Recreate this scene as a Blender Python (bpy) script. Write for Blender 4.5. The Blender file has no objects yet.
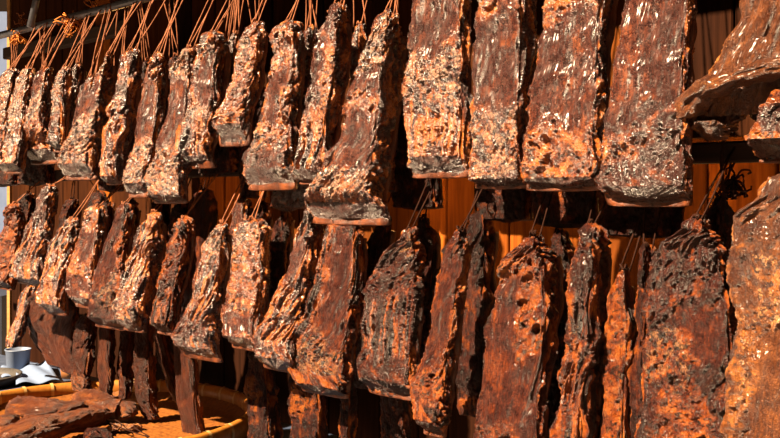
import bpy, math, random
import numpy as np
from mathutils import Vector

# ------------------------------------------------------------------ camera, sky, sun, exposure
SC = bpy.context.scene
FPX, CX, HY = 942.0, 390.0, 200.0            # focal length in pixels, centre column, horizon row of the 780x438 frame
cam = bpy.data.cameras.new('camera'); cam_o = bpy.data.objects.new('camera', cam)
SC.collection.objects.link(cam_o); SC.camera = cam_o
cam.sensor_width = 36.0; cam.lens = FPX / 780.0 * 36.0
cam.shift_y = -(219.0 - HY) / 780.0
cam.clip_start = 0.05
cam_o.location = (0, 0, 0); cam_o.rotation_euler = (math.pi / 2, 0, 0)

W = bpy.data.worlds.new('world'); SC.world = W; W.use_nodes = True
wn = W.node_tree.nodes; wl = W.node_tree.links
wn['Background'].inputs['Color'].default_value = (1.0, 0.50, 0.25, 1)
wn['Background'].inputs['Strength'].default_value = 0.05

def sun_light(name, direction, energy, color, angle):
    s = bpy.data.lights.new(name, 'SUN'); s.energy = energy; s.color = color; s.angle = angle
    o = bpy.data.objects.new(name, s); SC.collection.objects.link(o)
    o.rotation_euler = Vector(direction).to_track_quat('-Z', 'Y').to_euler()
    return o
sun_light('sun', (0.72, 0.38, -0.74), 29.0, (1.0, 0.72, 0.45), math.radians(0.9))

def point_light(name, loc, energy, color, r=0.05):
    s = bpy.data.lights.new(name, 'POINT'); s.energy = energy; s.color = color; s.shadow_soft_size = r
    o = bpy.data.objects.new(name, s); SC.collection.objects.link(o); o.location = loc
    return o

SC.view_settings.view_transform = 'Standard'; SC.view_settings.look = 'None'
SC.view_settings.gamma = 1.0; SC.view_settings.use_curve_mapping = False
SC.view_settings.exposure = 0.0

# ------------------------------------------------------------------ frame of the rack
P1 = np.array([0.46, 1.5]); N = np.array([-0.6745, -0.7383]); DD = np.array([-0.7383, 0.6745]); IN = -N
def col_a(px): return (px - CX) / FPX
def on_line(px, off):                        # where the ray of a column meets the line parallel to the rack, off metres behind it
    a = col_a(px); p = P1 + IN * off
    # a*(py + t*Dy) = px + t*Dx
    t = (p[0] - a * p[1]) / (a * DD[1] - DD[0])
    return p + DD * t
def rack(s, off, z):                         # s metres along the rack from its near end
    p = P1 + DD * s + IN * off
    return np.array([p[0], p[1], z])
def s_of(xy): return float((np.asarray(xy)[:2] - P1) @ DD)

# unseen warm fill lights, added behind the rack to brighten the wall
for s_, z_, e_ in ((0.20, 0.03, 1.6), (0.95, 0.03, 1.5), (1.85, 0.03, 0.6), (2.25, 0.45, 1.2)):
    point_light('wall_fill_light', rack(s_, 0.38, z_), e_, (1.0, 0.46, 0.12), 0.03)

# ------------------------------------------------------------------ helpers
def tag(o, label=None, cat=None, group=None, kind=None):
    if label: o['label'] = label
    if cat: o['category'] = cat
    if group: o['group'] = group
    if kind or label: o['kind'] = kind or 'thing'
    return o
def empty(name, loc):
    o = bpy.data.objects.new(name, None); SC.collection.objects.link(o); o.location = loc
    o.empty_display_size = 0.02
    return o
def link_mesh(name, V, F, mat, parent=None, smooth=True, attrs=None, origin=(0, 0, 0)):
    V = np.asarray(V, dtype=np.float64) - np.asarray(origin)
    me = bpy.data.meshes.new(name)
    if isinstance(F, tuple):                  # (quads array, extra ngons)
        Q, E = F; nv = len(Q) * 4 + sum(len(e) for e in E)
        me.vertices.add(len(V)); me.vertices.foreach_set('co', V.astype(np.float32).ravel())
        me.loops.add(nv); me.polygons.add(len(Q) + len(E))
        li = np.concatenate([Q.ravel()] + [np.array(e) for e in E]).astype(np.int32)
        me.loops.foreach_set('vertex_index', li)
        st_ = np.concatenate([np.arange(len(Q)) * 4, len(Q) * 4 + np.cumsum([0] + [len(e) for e in E[:-1]])]).astype(np.int32) if E else (np.arange(len(Q)) * 4).astype(np.int32)
        me.polygons.foreach_set('loop_start', st_)
        me.update(calc_edges=True)
    else:
        me.from_pydata(V.tolist(), [], F)
    if attrs:
        for k, arr in attrs.items():
            a = me.attributes.new(k, 'FLOAT_COLOR', 'POINT')
            a.data.foreach_set('color', np.ascontiguousarray(arr, dtype=np.float32).ravel())
    me.polygons.foreach_set('use_smooth', [smooth] * len(me.polygons))
    me.materials.append(mat); me.update()
    o = bpy.data.objects.new(name, me); SC.collection.objects.link(o)
    if parent is not None: o.parent = parent
    return o

rng0 = np.random.RandomState(7)
LAT = rng0.rand(64, 64, 64)
ROT = np.array([[0.7071, -0.4082, 0.5774], [0.7071, 0.4082, -0.5774], [0.0, 0.8165, 0.5774]])
def vn(X, seed=0.0):                         # smooth value noise 0..1
    X = X @ ROT
    X = X + np.array([seed * 3.17 + 11.3, seed * 1.73 + 5.1, seed * 2.39 + 7.7])
    i = np.floor(X).astype(int); f = X - i; f = f * f * (3 - 2 * f)
    i0 = i & 63; i1 = (i + 1) & 63
    fx, fy, fz = f[..., 0], f[..., 1], f[..., 2]
    def L(a, b, c): return LAT[a, b, c]
    x0, y0, z0 = i0[..., 0], i0[..., 1], i0[..., 2]; x1, y1, z1 = i1[..., 0], i1[..., 1], i1[..., 2]
    c00 = L(x0, y0, z0) * (1 - fx) + L(x1, y0, z0) * fx
    c10 = L(x0, y1, z0) * (1 - fx) + L(x1, y1, z0) * fx
    c01 = L(x0, y0, z1) * (1 - fx) + L(x1, y0, z1) * fx
    c11 = L(x0, y1, z1) * (1 - fx) + L(x1, y1, z1) * fx
    return (c00 * (1 - fy) + c10 * fy) * (1 - fz) + (c01 * (1 - fy) + c11 * fy) * fz
def fb(X, seed, n=3):
    s = 0; a = 1; t = 0
    for k in range(n):
        s = s + a * vn(X * 2 ** k, seed + 7.7 * k); t += a; a *= 0.55
    return s / t
def sst(a, b, x):
    t = np.clip((x - a) / (b - a), 0, 1); return t * t * (3 - 2 * t)
def ridge(x): return np.abs(2 * x - 1)

# ------------------------------------------------------------------ materials
def new_mat(name):
    m = bpy.data.materials.new(name); m.use_nodes = True
    nt = m.node_tree; b = nt.nodes['Principled BSDF']
    return m, nt, b
def nnoise(nt, coord, scale, detail=4, rough=0.6, dist=0.0):
    t = nt.nodes.new('ShaderNodeTexNoise'); t.inputs['Scale'].default_value = scale
    t.inputs['Detail'].default_value = detail; t.inputs['Roughness'].default_value = rough
    t.inputs['Distortion'].default_value = dist
    nt.links.new(coord, t.inputs['Vector']); return t.outputs['Fac']
def nramp(nt, fac, stops):
    r = nt.nodes.new('ShaderNodeValToRGB'); nt.links.new(fac, r.inputs['Fac'])
    while len(r.color_ramp.elements) < len(stops): r.color_ramp.elements.new(0.5)
    for e, (p, c) in zip(r.color_ramp.elements, stops):
        e.position = p; e.color = (c + (1,)) if len(c) == 3 else c
    return r.outputs['Color']
def nmix(nt, fac, a, b):
    m = nt.nodes.new('ShaderNodeMix'); m.data_type = 'RGBA'
    for s, v in ((m.inputs[0], fac), (m.inputs[6], a), (m.inputs[7], b)):
        if isinstance(v, (int, float)): s.default_value = v
        elif isinstance(v, tuple): s.default_value = v + (1,)
        else: nt.links.new(v, s)
    return m.outputs[2]
def nmath(nt, op, a, b=None, clamp=False):
    m = nt.nodes.new('ShaderNodeMath'); m.operation = op; m.use_clamp = clamp
    for s, v in ((m.inputs[0], a), (m.inputs[1], b)):
        if v is None: continue
        if isinstance(v, (int, float)): s.default_value = v
        else: nt.links.new(v, s)
    return m.outputs[0]
def ncoord(nt, scale=(1, 1, 1)):
    c = nt.nodes.new('ShaderNodeTexCoord'); m = nt.nodes.new('ShaderNodeMapping')
    m.inputs['Scale'].default_value = scale
    nt.links.new(c.outputs['Object'], m.inputs['Vector']); return m.outputs['Vector']
def nbump(nt, b, h, strength, dist):
    n = nt.nodes.new('ShaderNodeBump'); n.inputs['Strength'].default_value = strength
    n.inputs['Distance'].default_value = dist
    nt.links.new(h, n.inputs['Height']); nt.links.new(n.outputs['Normal'], b.inputs['Normal'])

def meat_mat(name, stops, char, pale, rough=0.36, spec=0.6, bump=1.0, shift=0.0):
    m, nt, b = new_mat(name)
    at = nt.nodes.new('ShaderNodeAttribute'); at.attribute_name = 'layers'
    sp = nt.nodes.new('ShaderNodeSeparateColor'); nt.links.new(at.outputs['Color'], sp.inputs[0])
    c = ncoord(nt); cf = ncoord(nt, (1, 1, 0.13))
    n1 = nnoise(nt, c, 55, 5, 0.65, 0.5); n2 = nnoise(nt, c, 300, 4, 0.7); n3 = nnoise(nt, cf, 300, 3, 0.65, 0.3); n4 = nnoise(nt, c, 170, 4, 0.6, 1.0)
    def off(n, k): return nmath(nt, 'MULTIPLY', nmath(nt, 'SUBTRACT', n, 0.5), k)
    v = nmath(nt, 'ADD', nmath(nt, 'MULTIPLY', sp.outputs[0], 0.42), 0.26 + shift)
    for n, k in ((n1, 0.75), (n2, 0.55), (n3, 0.65), (n4, 0.55)): v = nmath(nt, 'ADD', v, off(n, k))
    v = nmath(nt, 'ADD', v, 0.0, True)
    col = nramp(nt, v, stops)
    def jit(v, ns):
        for n, k in ns: v = nmath(nt, 'ADD', v, off(n, k))
        return nramp(nt, v, [(0.32, (0, 0, 0)), (0.72, (1, 1, 1))])
    col = nmix(nt, jit(sp.outputs[1], ((n2, 1.0), (n4, 1.2))), col, char)
    col = nmix(nt, jit(sp.outputs[2], ((n2, 1.8), (n4, 1.0))), col, pale)
    nt.links.new(col, b.inputs['Base Color'])
    r = nmath(nt, 'ADD', nmath(nt, 'ADD', rough, off(n1, 0.5)), off(n2, 0.4), True)
    nt.links.new(r, b.inputs['Roughness'])
    b.inputs['Specular IOR Level'].default_value = spec
    def rid(n): return nmath(nt, 'ABSOLUTE', nmath(nt, 'SUBTRACT', n, 0.5))
    h = nmath(nt, 'ADD', nmath(nt, 'MULTIPLY', rid(n4), 2.2), nmath(nt, 'MULTIPLY', n2, 1.1))
    h = nmath(nt, 'ADD', h, nmath(nt, 'MULTIPLY', rid(n3), 2.6))
    b.inputs['Coat Weight'].default_value = 0.30 * spec ** 2; b.inputs['Coat Roughness'].default_value = 0.2
    nbump(nt, b, h, 1.0, 0.0075 * bump)
    return m
ST = [(0.0, (0.014, 0.004, 0.003)), (0.22, (0.042, 0.010, 0.007)), (0.40, (0.110, 0.023, 0.011)), (0.56, (0.25, 0.056, 0.009)), (0.74, (0.46, 0.118, 0.010)), (0.90, (0.62, 0.19, 0.018)), (1.0, (0.72, 0.32, 0.06))]
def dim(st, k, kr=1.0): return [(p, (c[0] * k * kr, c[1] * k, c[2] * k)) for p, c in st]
M = {}
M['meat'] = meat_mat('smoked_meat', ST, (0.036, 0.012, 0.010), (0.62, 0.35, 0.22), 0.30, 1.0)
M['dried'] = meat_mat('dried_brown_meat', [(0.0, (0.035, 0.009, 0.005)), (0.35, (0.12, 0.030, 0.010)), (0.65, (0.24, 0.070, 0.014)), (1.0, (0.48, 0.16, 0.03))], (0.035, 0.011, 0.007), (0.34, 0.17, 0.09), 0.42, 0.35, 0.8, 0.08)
M['lower'] = meat_mat('smoked_meat_shaded', dim(ST, 0.50, 1.20), (0.016, 0.005, 0.003), (0.36, 0.17, 0.07), 0.36, 0.5, 0.9, 0.05)  # copy of the smoked meat, darkened in place of shade on the lower row
M['back'] = meat_mat('smoked_meat_deep_shade', dim(ST, 0.55, 1.1), (0.010, 0.004, 0.003), (0.16, 0.07, 0.04), 0.45, 0.25)  # darker copy that puts the shade behind the front slabs into colour
M['red'] = meat_mat('dried_red_meat', [(0.0, (0.018, 0.004, 0.002)), (0.35, (0.062, 0.013, 0.005)), (0.65, (0.13, 0.033, 0.008)), (1.0, (0.30, 0.09, 0.02))], (0.016, 0.005, 0.003), (0.26, 0.12, 0.07), 0.42, 0.28, 0.7)
M['belly'] = meat_mat('golden_smoked_belly', [(0.0, (0.04, 0.011, 0.005)), (0.25, (0.090, 0.024, 0.007)), (0.5, (0.20, 0.058, 0.011)), (0.75, (0.36, 0.118, 0.017)), (1.0, (0.55, 0.22, 0.04))], (0.05, 0.015, 0.010), (0.72, 0.38, 0.15), 0.38, 0.7, 0.9)
def rind_mat():
    m, nt, b = new_mat('smoked_rind'); c = ncoord(nt, (1, 1, 0.5))
    n = nnoise(nt, c, 45, 5, 0.6); n2 = nnoise(nt, c, 500, 3, 0.6)
    nt.links.new(nramp(nt, n, [(0.3, (0.022, 0.006, 0.003)), (0.5, (0.075, 0.018, 0.005)), (0.75, (0.20, 0.052, 0.010))]), b.inputs['Base Color'])
    b.inputs['Roughness'].default_value = 0.38; b.inputs['Specular IOR Level'].default_value = 0.5
    nbump(nt, b, nmath(nt, 'ADD', n, n2), 0.9, 0.003); return m
M['rind'] = rind_mat()
def simple(name, stops, rough=0.7, scale=30, sc=(1, 1, 1), bump=0.3, bd=0.001, spec=0.4, **kw):
    m, nt, b = new_mat(name); c = ncoord(nt, sc); n = nnoise(nt, c, scale, 5, 0.6)
    nt.links.new(nramp(nt, n, stops), b.inputs['Base Color']); b.inputs['Roughness'].default_value = rough
    b.inputs['Specular IOR Level'].default_value = spec
    nbump(nt, b, n, bump, bd)
    for k, v in kw.items(): b.inputs[k].default_value = v
    return m
M['twine'] = simple('jute_twine', [(0.3, (0.10, 0.028, 0.010)), (0.7, (0.27, 0.09, 0.030))], 0.85, 500, bump=0.6)
M['knot'] = simple('frayed_twine', [(0.3, (0.35, 0.09, 0.01)), (0.7, (0.62, 0.21, 0.02))], 0.8, 300)
M['darktwine'] = simple('dark_shaded_twine', [(0.3, (0.008, 0.003, 0.002)), (0.7, (0.030, 0.010, 0.005))], 0.9, 300, spec=0.1)  # twine coloured dark for cords in shadow, and for black twine
M['steel'] = simple('grey_steel_tube', [(0.3, (0.06, 0.07, 0.09)), (0.7, (0.14, 0.15, 0.18))], 0.4, 40, Metallic=0.6)
M['beam'] = simple('weathered_beam', [(0.3, (0.08, 0.026, 0.008)), (0.7, (0.20, 0.07, 0.020))], 0.8, 30, (0.2, 0.2, 3))
M['post'] = simple('yellow_wood_post', [(0.3, (0.22, 0.10, 0.025)), (0.7, (0.34, 0.17, 0.05))], 0.7, 30, (0.2, 0.2, 3))
M['darkbeam'] = simple('dark_beam', [(0.3, (0.012, 0.005, 0.003)), (0.7, (0.035, 0.014, 0.006))], 0.85, 30, (0.3, 0.3, 3))
M['tabletop'] = simple('blue_grey_table', [(0.3, (0.02, 0.035, 0.07)), (0.7, (0.04, 0.06, 0.11))], 0.6, 20)
M['trayweave'] = simple('woven_cane_bottom', [(0.3, (0.09, 0.028, 0.005)), (0.7, (0.24, 0.085, 0.013))], 0.5, 90)  # cane darkened so its colour carries the shade over the tray
M['paper'] = simple('white_paper', [(0.3, (0.08, 0.13, 0.24)), (0.7, (0.14, 0.20, 0.34))], 0.8, 10)
M['black'] = simple('black_iron', [(0.3, (0.012, 0.012, 0.013)), (0.7, (0.05, 0.045, 0.04))], 0.5, 40)
M['plastic'] = simple('milky_plastic', [(0.3, (0.10, 0.14, 0.22)), (0.7, (0.14, 0.18, 0.27))], 0.45, 10)
M['navy'] = simple('dark_blue_drape', [(0.3, (0.010, 0.014, 0.028)), (0.7, (0.02, 0.028, 0.05))], 0.5, 10)
M['bamboo'] = simple('bamboo_cane', [(0.3, (0.24, 0.085, 0.010)), (0.7, (0.38, 0.15, 0.02))], 0.45, 60, (1, 1, 1))
M['binding'] = simple('pale_cane_binding', [(0.3, (0.40, 0.24, 0.08)), (0.7, (0.52, 0.34, 0.13))], 0.5, 60)
M['stone'] = simple('paving', [(0.3, (0.16, 0.13, 0.11)), (0.7, (0.26, 0.22, 0.19))], 0.85, 8)
M['render'] = simple('pale_plaster', [(0.3, (0.09, 0.14, 0.28)), (0.7, (0.14, 0.20, 0.36))], 0.9, 4)
M['tub'] = simple('brown_wood_tub', [(0.3, (0.16, 0.06, 0.02)), (0.7, (0.35, 0.15, 0.05))], 0.6, 40, (1, 1, 0.1))

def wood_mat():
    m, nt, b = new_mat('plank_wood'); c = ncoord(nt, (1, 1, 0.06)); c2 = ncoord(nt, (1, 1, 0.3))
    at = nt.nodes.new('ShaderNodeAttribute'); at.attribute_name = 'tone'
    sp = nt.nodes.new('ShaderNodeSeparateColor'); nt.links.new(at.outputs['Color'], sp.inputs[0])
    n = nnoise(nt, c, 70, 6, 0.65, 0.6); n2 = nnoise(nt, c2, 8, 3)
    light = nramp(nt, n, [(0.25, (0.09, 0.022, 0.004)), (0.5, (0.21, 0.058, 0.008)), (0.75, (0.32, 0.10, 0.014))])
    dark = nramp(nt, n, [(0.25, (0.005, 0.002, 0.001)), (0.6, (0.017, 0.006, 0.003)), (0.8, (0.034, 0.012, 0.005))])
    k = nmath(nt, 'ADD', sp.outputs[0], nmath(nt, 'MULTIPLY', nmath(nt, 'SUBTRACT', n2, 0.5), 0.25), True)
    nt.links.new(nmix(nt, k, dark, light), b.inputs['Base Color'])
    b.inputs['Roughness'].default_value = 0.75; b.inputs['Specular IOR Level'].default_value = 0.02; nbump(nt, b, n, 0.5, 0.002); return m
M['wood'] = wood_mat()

# ------------------------------------------------------------------ meat slab builder
def perimeter(Wm, Dm, n, r, dense=False):
    """rounded rectangle Wm x Dm, n points: (u 0..Wm from the left, w 0..Dm inward, normal)"""
    r = min(r, Wm * 0.45, Dm * 0.45)
    segs = []; hw, hd = Wm - 2 * r, Dm - 2 * r
    q = math.pi / 2 * r; tot = 2 * hw + 2 * hd + 4 * q
    pts = []
    # more points on the front and the right side, fewer on the back and the left
    marks = np.array([0, hw + q / 2, hw + q + hd + q / 2 , 2 * hw + 2 * q + hd + q / 2, tot]); share = np.cumsum([0, .46, .27, .15, .12])
    for k in range(n):
        t = float(np.interp(k / n, share, marks)) if dense else k / n * tot
        # front edge right->... start at front left after corner, go right
        if t < hw: pts.append((r + t, 0, 0, -1)); continue
        t -= hw
        if t < q:
            a = t / r; pts.append((Wm - r + r * math.sin(a), r - r * math.cos(a), math.sin(a), -math.cos(a))); continue
        t -= q
        if t < hd: pts.append((Wm, r + t, 1, 0)); continue
        t -= hd
        if t < q:
            a = t / r; pts.append((Wm - r + r * math.cos(a), Dm - r + r * math.sin(a), math.cos(a), math.sin(a))); continue
        t -= q
        if t < hw: pts.append((Wm - r - t, Dm, 0, 1)); continue
        t -= hw
        if t < q:
            a = t / r; pts.append((r - r * math.sin(a), Dm - r + r * math.cos(a), -math.sin(a), math.cos(a))); continue
        t -= q
        if t < hd: pts.append((0, Dm - r - t, -1, 0)); continue
        t -= hd
        a = t / r; pts.append((r - r * math.cos(a), r - r * math.sin(a), -math.cos(a), -math.sin(a)))
    return np.array(pts)

def smooth1(a, k):
    for _ in range(k):
        b = a.copy(); b[1:-1] = (a[:-2] + 2 * a[1:-1] + a[2:]) / 4; a = b
    return a

def fields(X, U, Vn, front, seed, zones, base, amp):
    """height in metres and the four masks from the zones"""
    wu = U + (vn(X * 25, seed + 1) - 0.5) * 0.45 + (vn(X * 80, seed + 3) - 0.5) * 0.15
    wv = Vn + (vn(X * 22, seed + 2) - 0.5) * 0.22 + (vn(X * 90, seed + 4) - 0.5) * 0.06
    types = 'LFSDP'; Wt = {t: np.zeros(len(U)) for t in types}
    Wt[base] += 0.30
    for (t, cu, cv, ru, rv) in zones:
        Wt[t] = np.maximum(Wt[t], np.exp(-((wu - cu) / ru) ** 2 - ((wv - cv) / rv) ** 2) * (0.15 + 0.85 * front))
    Wt['S'] += (1 - front) * 0.9 + 0.26 * sst(0.45, 0.7, vn(X * np.array([18, 18, 9]), seed + 80))
    tot = sum(w ** 5 for w in Wt.values()) + 1e-9
    Wt = {t: w ** 5 / tot for t, w in Wt.items()}
    XS = X * np.array([1, 1, 0.10]); 
    XW = X + (np.stack([vn(X * 14, seed + 9), vn(X * 14, seed + 19), vn(X * 14, seed + 29)], -1) - 0.5) * 0.03
    XWS = XW * np.array([1, 1, 0.09])
    fib = vn(XS * 300, seed + 5); fib2 = ridge(vn(XWS * 80, seed + 6))
    fold = ridge(vn(XW * np.array([45, 45, 22]), seed + 62))
    hL = 0.0018 * (fib - 0.5) + 0.0052 * (fib2 - 0.5) + 0.0030 * (fold ** 0.6 - 0.6)
    l1 = ridge(vn(XW * np.array([85, 85, 45]), seed + 7)); l2 = ridge(vn(XW * 190, seed + 8)); pit = sst(0.74, 0.80, vn(XW * 55, seed + 10))
    hF = 0.0062 * (l1 ** 0.7 - 0.5) + 0.0036 * (l2 - 0.4) - 0.006 * pit
    r1 = vn(XWS * 120, seed + 11); r2 = vn(XWS * 260, seed + 12)
    hS = 0.0098 * (ridge(r1) ** 0.7 - 0.5) + 0.0034 * (ridge(r2) - 0.4) + 0.0030 * (l2 - 0.4)
    d1 = ridge(vn(XW * np.array([85, 85, 40]), seed + 13)); d2 = ridge(vn(XW * 170, seed + 14))
    hD = 0.0070 * (d1 ** 0.7 - 0.5) + 0.0030 * (d2 - 0.4)
    p1 = ridge(vn(XW * np.array([130, 130, 60]), seed + 15))
    hP = 0.0052 * (p1 ** 0.7 - 0.5) + 0.0036 * (l2 - 0.4)
    h = (Wt['L'] * hL + Wt['F'] * hF + Wt['S'] * hS + Wt['D'] * hD + Wt['P'] * hP) * amp
    g = fb(XW * 55, seed + 16, 3); g2 = vn(XW * 150, seed + 33); lay = fb(XWS * 120, seed + 34, 2)
    fat = Wt['L'] * (0.10 + 0.35 * sst(0.62, 0.8, vn(X * 40, seed + 31))) + Wt['F'] * (0.45 + 0.75 * sst(0.35, 0.65, g)) + \
        Wt['S'] * (0.10 + 1.1 * sst(0.42, 0.62, lay)) + Wt['D'] * 0.75 * sst(0.58, 0.70, g) + Wt['P'] * (0.15 + 0.8 * sst(0.42, 0.62, g))
    chr_ = Wt['L'] * (0.05 + 0.45 * sst(0.55, 0.7, vn(X * 20, seed + 35)) * (1 - fib2)) + Wt['F'] * (0.65 * sst(0.58, 0.72, g2)) + Wt['S'] * (0.70 * sst(0.47, 0.32, lay)) + \
        Wt['D'] * (0.18 + 0.35 * sst(0.35, 0.6, vn(X * 35, seed + 21))) + Wt['P'] * 0.85 * sst(0.50, 0.66, g2)
    pale = Wt['L'] * 0.15 * sst(0.5, 0.8, vn(X * 28, seed + 23)) + Wt['F'] * 0.30 * sst(0.50, 0.68, vn(XW * 130, seed + 24)) + \
        Wt['S'] * 0.25 * sst(0.56, 0.72, vn(XWS * 210, seed + 25)) + Wt['D'] * 0.15 * sst(0.6, 0.75, vn(X * 150, seed + 26)) + \
        Wt['P'] * (0.08 + 0.42 * sst(0.40, 0.60, vn(XW * 120, seed + 27)))
    pale = pale * (0.35 + 0.65 * front)  # pale puts glossy highlights into colour along with crust, weaker off the front
    return h, fat, chr_, pale

def grid_faces(nr, nc):
    i = np.arange(nr - 1)[:, None] * nc; j = np.arange(nc)[None, :]; k = (j + 1) % nc
    Q = np.stack([i + j, i + nc + j, i + nc + k, i + k], -1).reshape(-1, 4)
    return (Q, [tuple(range(nc)), tuple((nr - 1) * nc + q for q in range(nc))[::-1]])

def tube(path, r, n=6, twist=0.0, closed=False):
    """verts and faces of a round tube along a list of points; r may be a list"""
    P = [Vector(p) for p in path]; V = []; F = []
    up = Vector((0.13, 0.21, 0.97))
    for i, p in enumerate(P):
        t = (P[min(i + 1, len(P) - 1)] - P[max(i - 1, 0)])
        if t.length < 1e-9: t = Vector((0, 0, 1))
        t.normalize(); a = t.cross(up)
        if a.length < 1e-3: a = t.cross(Vector((1, 0, 0)))
        a.normalize(); b = t.cross(a)
        rr = r[i] if isinstance(r, (list, tuple)) else r
        for k in range(n):
            an = 2 * math.pi * k / n + twist * i
            rk = rr * (1 + (0.25 * math.cos(2 * an) if twist else 0))
            V.append(p + a * math.cos(an - (twist * i * 0.5)) * rk + b * math.sin(an - (twist * i * 0.5)) * rk)
    for i in range(len(P) - 1):
        for k in range(n):
            k2 = (k + 1) % n
            F.append((i * n + k, i * n + k2, (i + 1) * n + k2, (i + 1) * n + k))
    F.append(tuple(range(n))[::-1]); F.append(tuple(len(V) - n + k for k in range(n)))
    return [tuple(v) for v in V], F

SEED = [0]
def cord(parent, p0, p1, mat, r=0.0016, sag=0.004, name='cord', n=14):
    rr = random.Random(int(abs(p0[0]) * 9973 + abs(p1[2]) * 777) + SEED[0]); SEED[0] += 1
    p0, p1 = Vector(p0), Vector(p1); o = Vector(parent.location)
    jit = [Vector((rr.uniform(-1, 1), rr.uniform(-1, 1), 0)) * sag for _ in range(3)]
    pts = []
    for i in range(n + 1):
        t = i / n; q = p0.lerp(p1, t)
        q += (jit[0] * math.sin(math.pi * t) + jit[1] * 0.4 * math.sin(2 * math.pi * t))
        pts.append(q - o)
    V, F = tube(pts, r, 6, 0.9)
    return link_mesh(name, V, F, mat, parent)

def knot_mesh(c, r, seed):
    rr = random.Random(seed); pts = []
    for i in range(26):
        t = i / 25 * 2 * math.pi * 1.5
        pts.append((c[0] + r * math.cos(t) * (1 + .3 * math.sin(3 * t)), c[1] + r * math.sin(t), c[2] + r * 0.9 * math.sin(2 * t + seed)))
    return tube(pts, r * 0.42, 6)

UPR = dict(off=0.12, z=0.585)      # the rails the cords hang from
LOR = dict(off=0.13, z=0.085)
def slab(st, label, group, off=0.0, mat='meat', zones=(), base='F', cut=0.03, rail=UPR, cords=2, rind=True, amp=1.5,
         nr=150, nc=84, r=0.014, name='smoked_pork_belly', seed=None, twine='twine', dmin=0.035, dmax=0.09, loop=False):
    if seed is None: SEED[0] += 1; seed = SEED[0] * 1.37
    st = [tuple(map(float, s)) for s in st]
    nc = int(nc * 1.8); nr = int(nr * 1.5); cut *= 1.0
    B0 = on_line(st[0][2], off); a0 = col_a(st[0][2])
    m = N + DD * min(max(0.4 + 1.2 * a0, 0), 1.2)
    Bs, Ws, Ds, Zs, Ys = [], [], [], [], []
    for (y, xl, xm, xr) in st:
        a = col_a(xm)
        k = (a * B0[1] - B0[0]) / (m[0] - a * m[1])
        B = B0 + m * k
        al, ar = col_a(xl), col_a(xr)
        w = (B[0] - al * B[1]) / (0.7383 + 0.6745 * al)
        d = (ar * B[1] - B[0]) / (0.6745 - ar * 0.7383)
        Bs.append(B); Ws.append(w); Ds.append(min(max(d, dmin), dmax)); Ys.append(y)
        Zs.append((HY - y) / FPX * B[1])
    yy = np.linspace(Ys[0], Ys[-1], nr); ks = max(2, nr // 14)
    it = lambda arr: smooth1(np.interp(yy, Ys, arr), ks * 3)
    Bx, By = it([b[0] for b in Bs]), it([b[1] for b in Bs]); Wv, Dv, Zv = it(Ws), it(Ds), it(Zs)
    Wm, Dm = float(Wv.mean()), float(Dv.mean())
    pr = perimeter(Wm, Dm, nc, r, True); cu, cw = pr[:, 0] / Wm, pr[:, 1] / Dm
    # cap rings
    tops = [(math.cos(a), math.sin(a)) for a in np.linspace(math.pi / 2 * 0.97, 0.25, 7)]
    bots = [(x, (1 - x)) for x in (0.985, 0.94, 0.86, 0.72, 0.52, 0.28, 0.03)]
    rows = []
    topH = min(Wm, Dm) * 0.35
    for c_, s_ in tops: rows.append((0, c_, s_ * topH, 0))
    for i in range(nr): rows.append((i, 1.0, 0.0, 0))
    for x, e in bots: rows.append((nr - 1, x, -e * 0.008, 1))
    R = len(rows); idx = np.array([q[0] for q in rows]); sh = np.array([q[1] for q in rows]); dz = np.array([q[2] for q in rows]); isb = np.array([q[3] for q in rows])
    vv = yy; vn_ = np.clip((idx) / (nr - 1), 0, 1)
    U_ = 0.5 + (cu[None, :] - 0.5) * sh[:, None]; C_ = 0.5 + (cw[None, :] - 0.5) * sh[:, None]
    # shoulders: round the first rows in
    sm = 0.85 + 0.15 * sst(0, 0.06, vn_); 
    U_ = 0.5 + (U_ - 0.5) * sm[:, None]; C_ = 0.5 + (C_ - 0.5) * sm[:, None]
    px = Bx[idx][:, None] + DD[0] * Wv[idx][:, None] * (1 - U_) + IN[0] * Dv[idx][:, None] * C_
    py = By[idx][:, None] + DD[1] * Wv[idx][:, None] * (1 - U_) + IN[1] * Dv[idx][:, None] * C_
    sh3 = (np.clip((vn_ - 0.55) / 0.45, 0, 1) ** 2)
    pz = Zv[idx][:, None] + dz[:, None] + cut * (1 - C_) * sh3[:, None] + 0.012 * (C_ - 0.5) * sst(0.1, 0, vn_)[:, None]
    P = np.stack([px, py, pz], -1).reshape(-1, 3)
    X = np.stack([U_ * Wv[idx][:, None], C_ * Dv[idx][:, None], pz], -1).reshape(-1, 3)
    Uf = U_.ravel(); Vf = np.repeat(vn_, nc); 
    nu, nw = np.tile(pr[:, 2], R), np.tile(pr[:, 3], R)
    front = sst(0.35, 0.8, -nw)
    Bf = np.repeat(isb, nc) * np.repeat(1 - sh, nc)
    endm = sst(0.02, 0.1, Bf)
    zl = list(zones)
    h, fat, chr_, pale = fields(X, Uf, Vf, np.maximum(front, 0), seed, zl, base, amp)
    mac = ((fb(X * 16, seed + 40, 2) - 0.5) * 0.026 + (vn(X * 42, seed + 41) - 0.5) * 0.010) * min(1, Dm / 0.045)
    h = h * (1 - 0.6 * endm) + mac
    # bottom cut face: dark red, smooth; char darkens it for its underside shade
    fat = fat * (1 - endm) + endm * 0.35 * sst(0.55, 0.65, vn(X * np.array([20, 90, 20]), seed + 50))
    chr_ = chr_ * (1 - endm) + endm * (0.45 + 0.4 * sst(0.4, 0.6, vn(X * 60, seed + 51)))
    pale = pale * (1 - endm)
    ex = np.stack([-DD[0] * nu + IN[0] * nw, -DD[1] * nu + IN[1] * nw, np.zeros_like(nu)], -1)
    shf = np.repeat(sh, nc)
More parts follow.
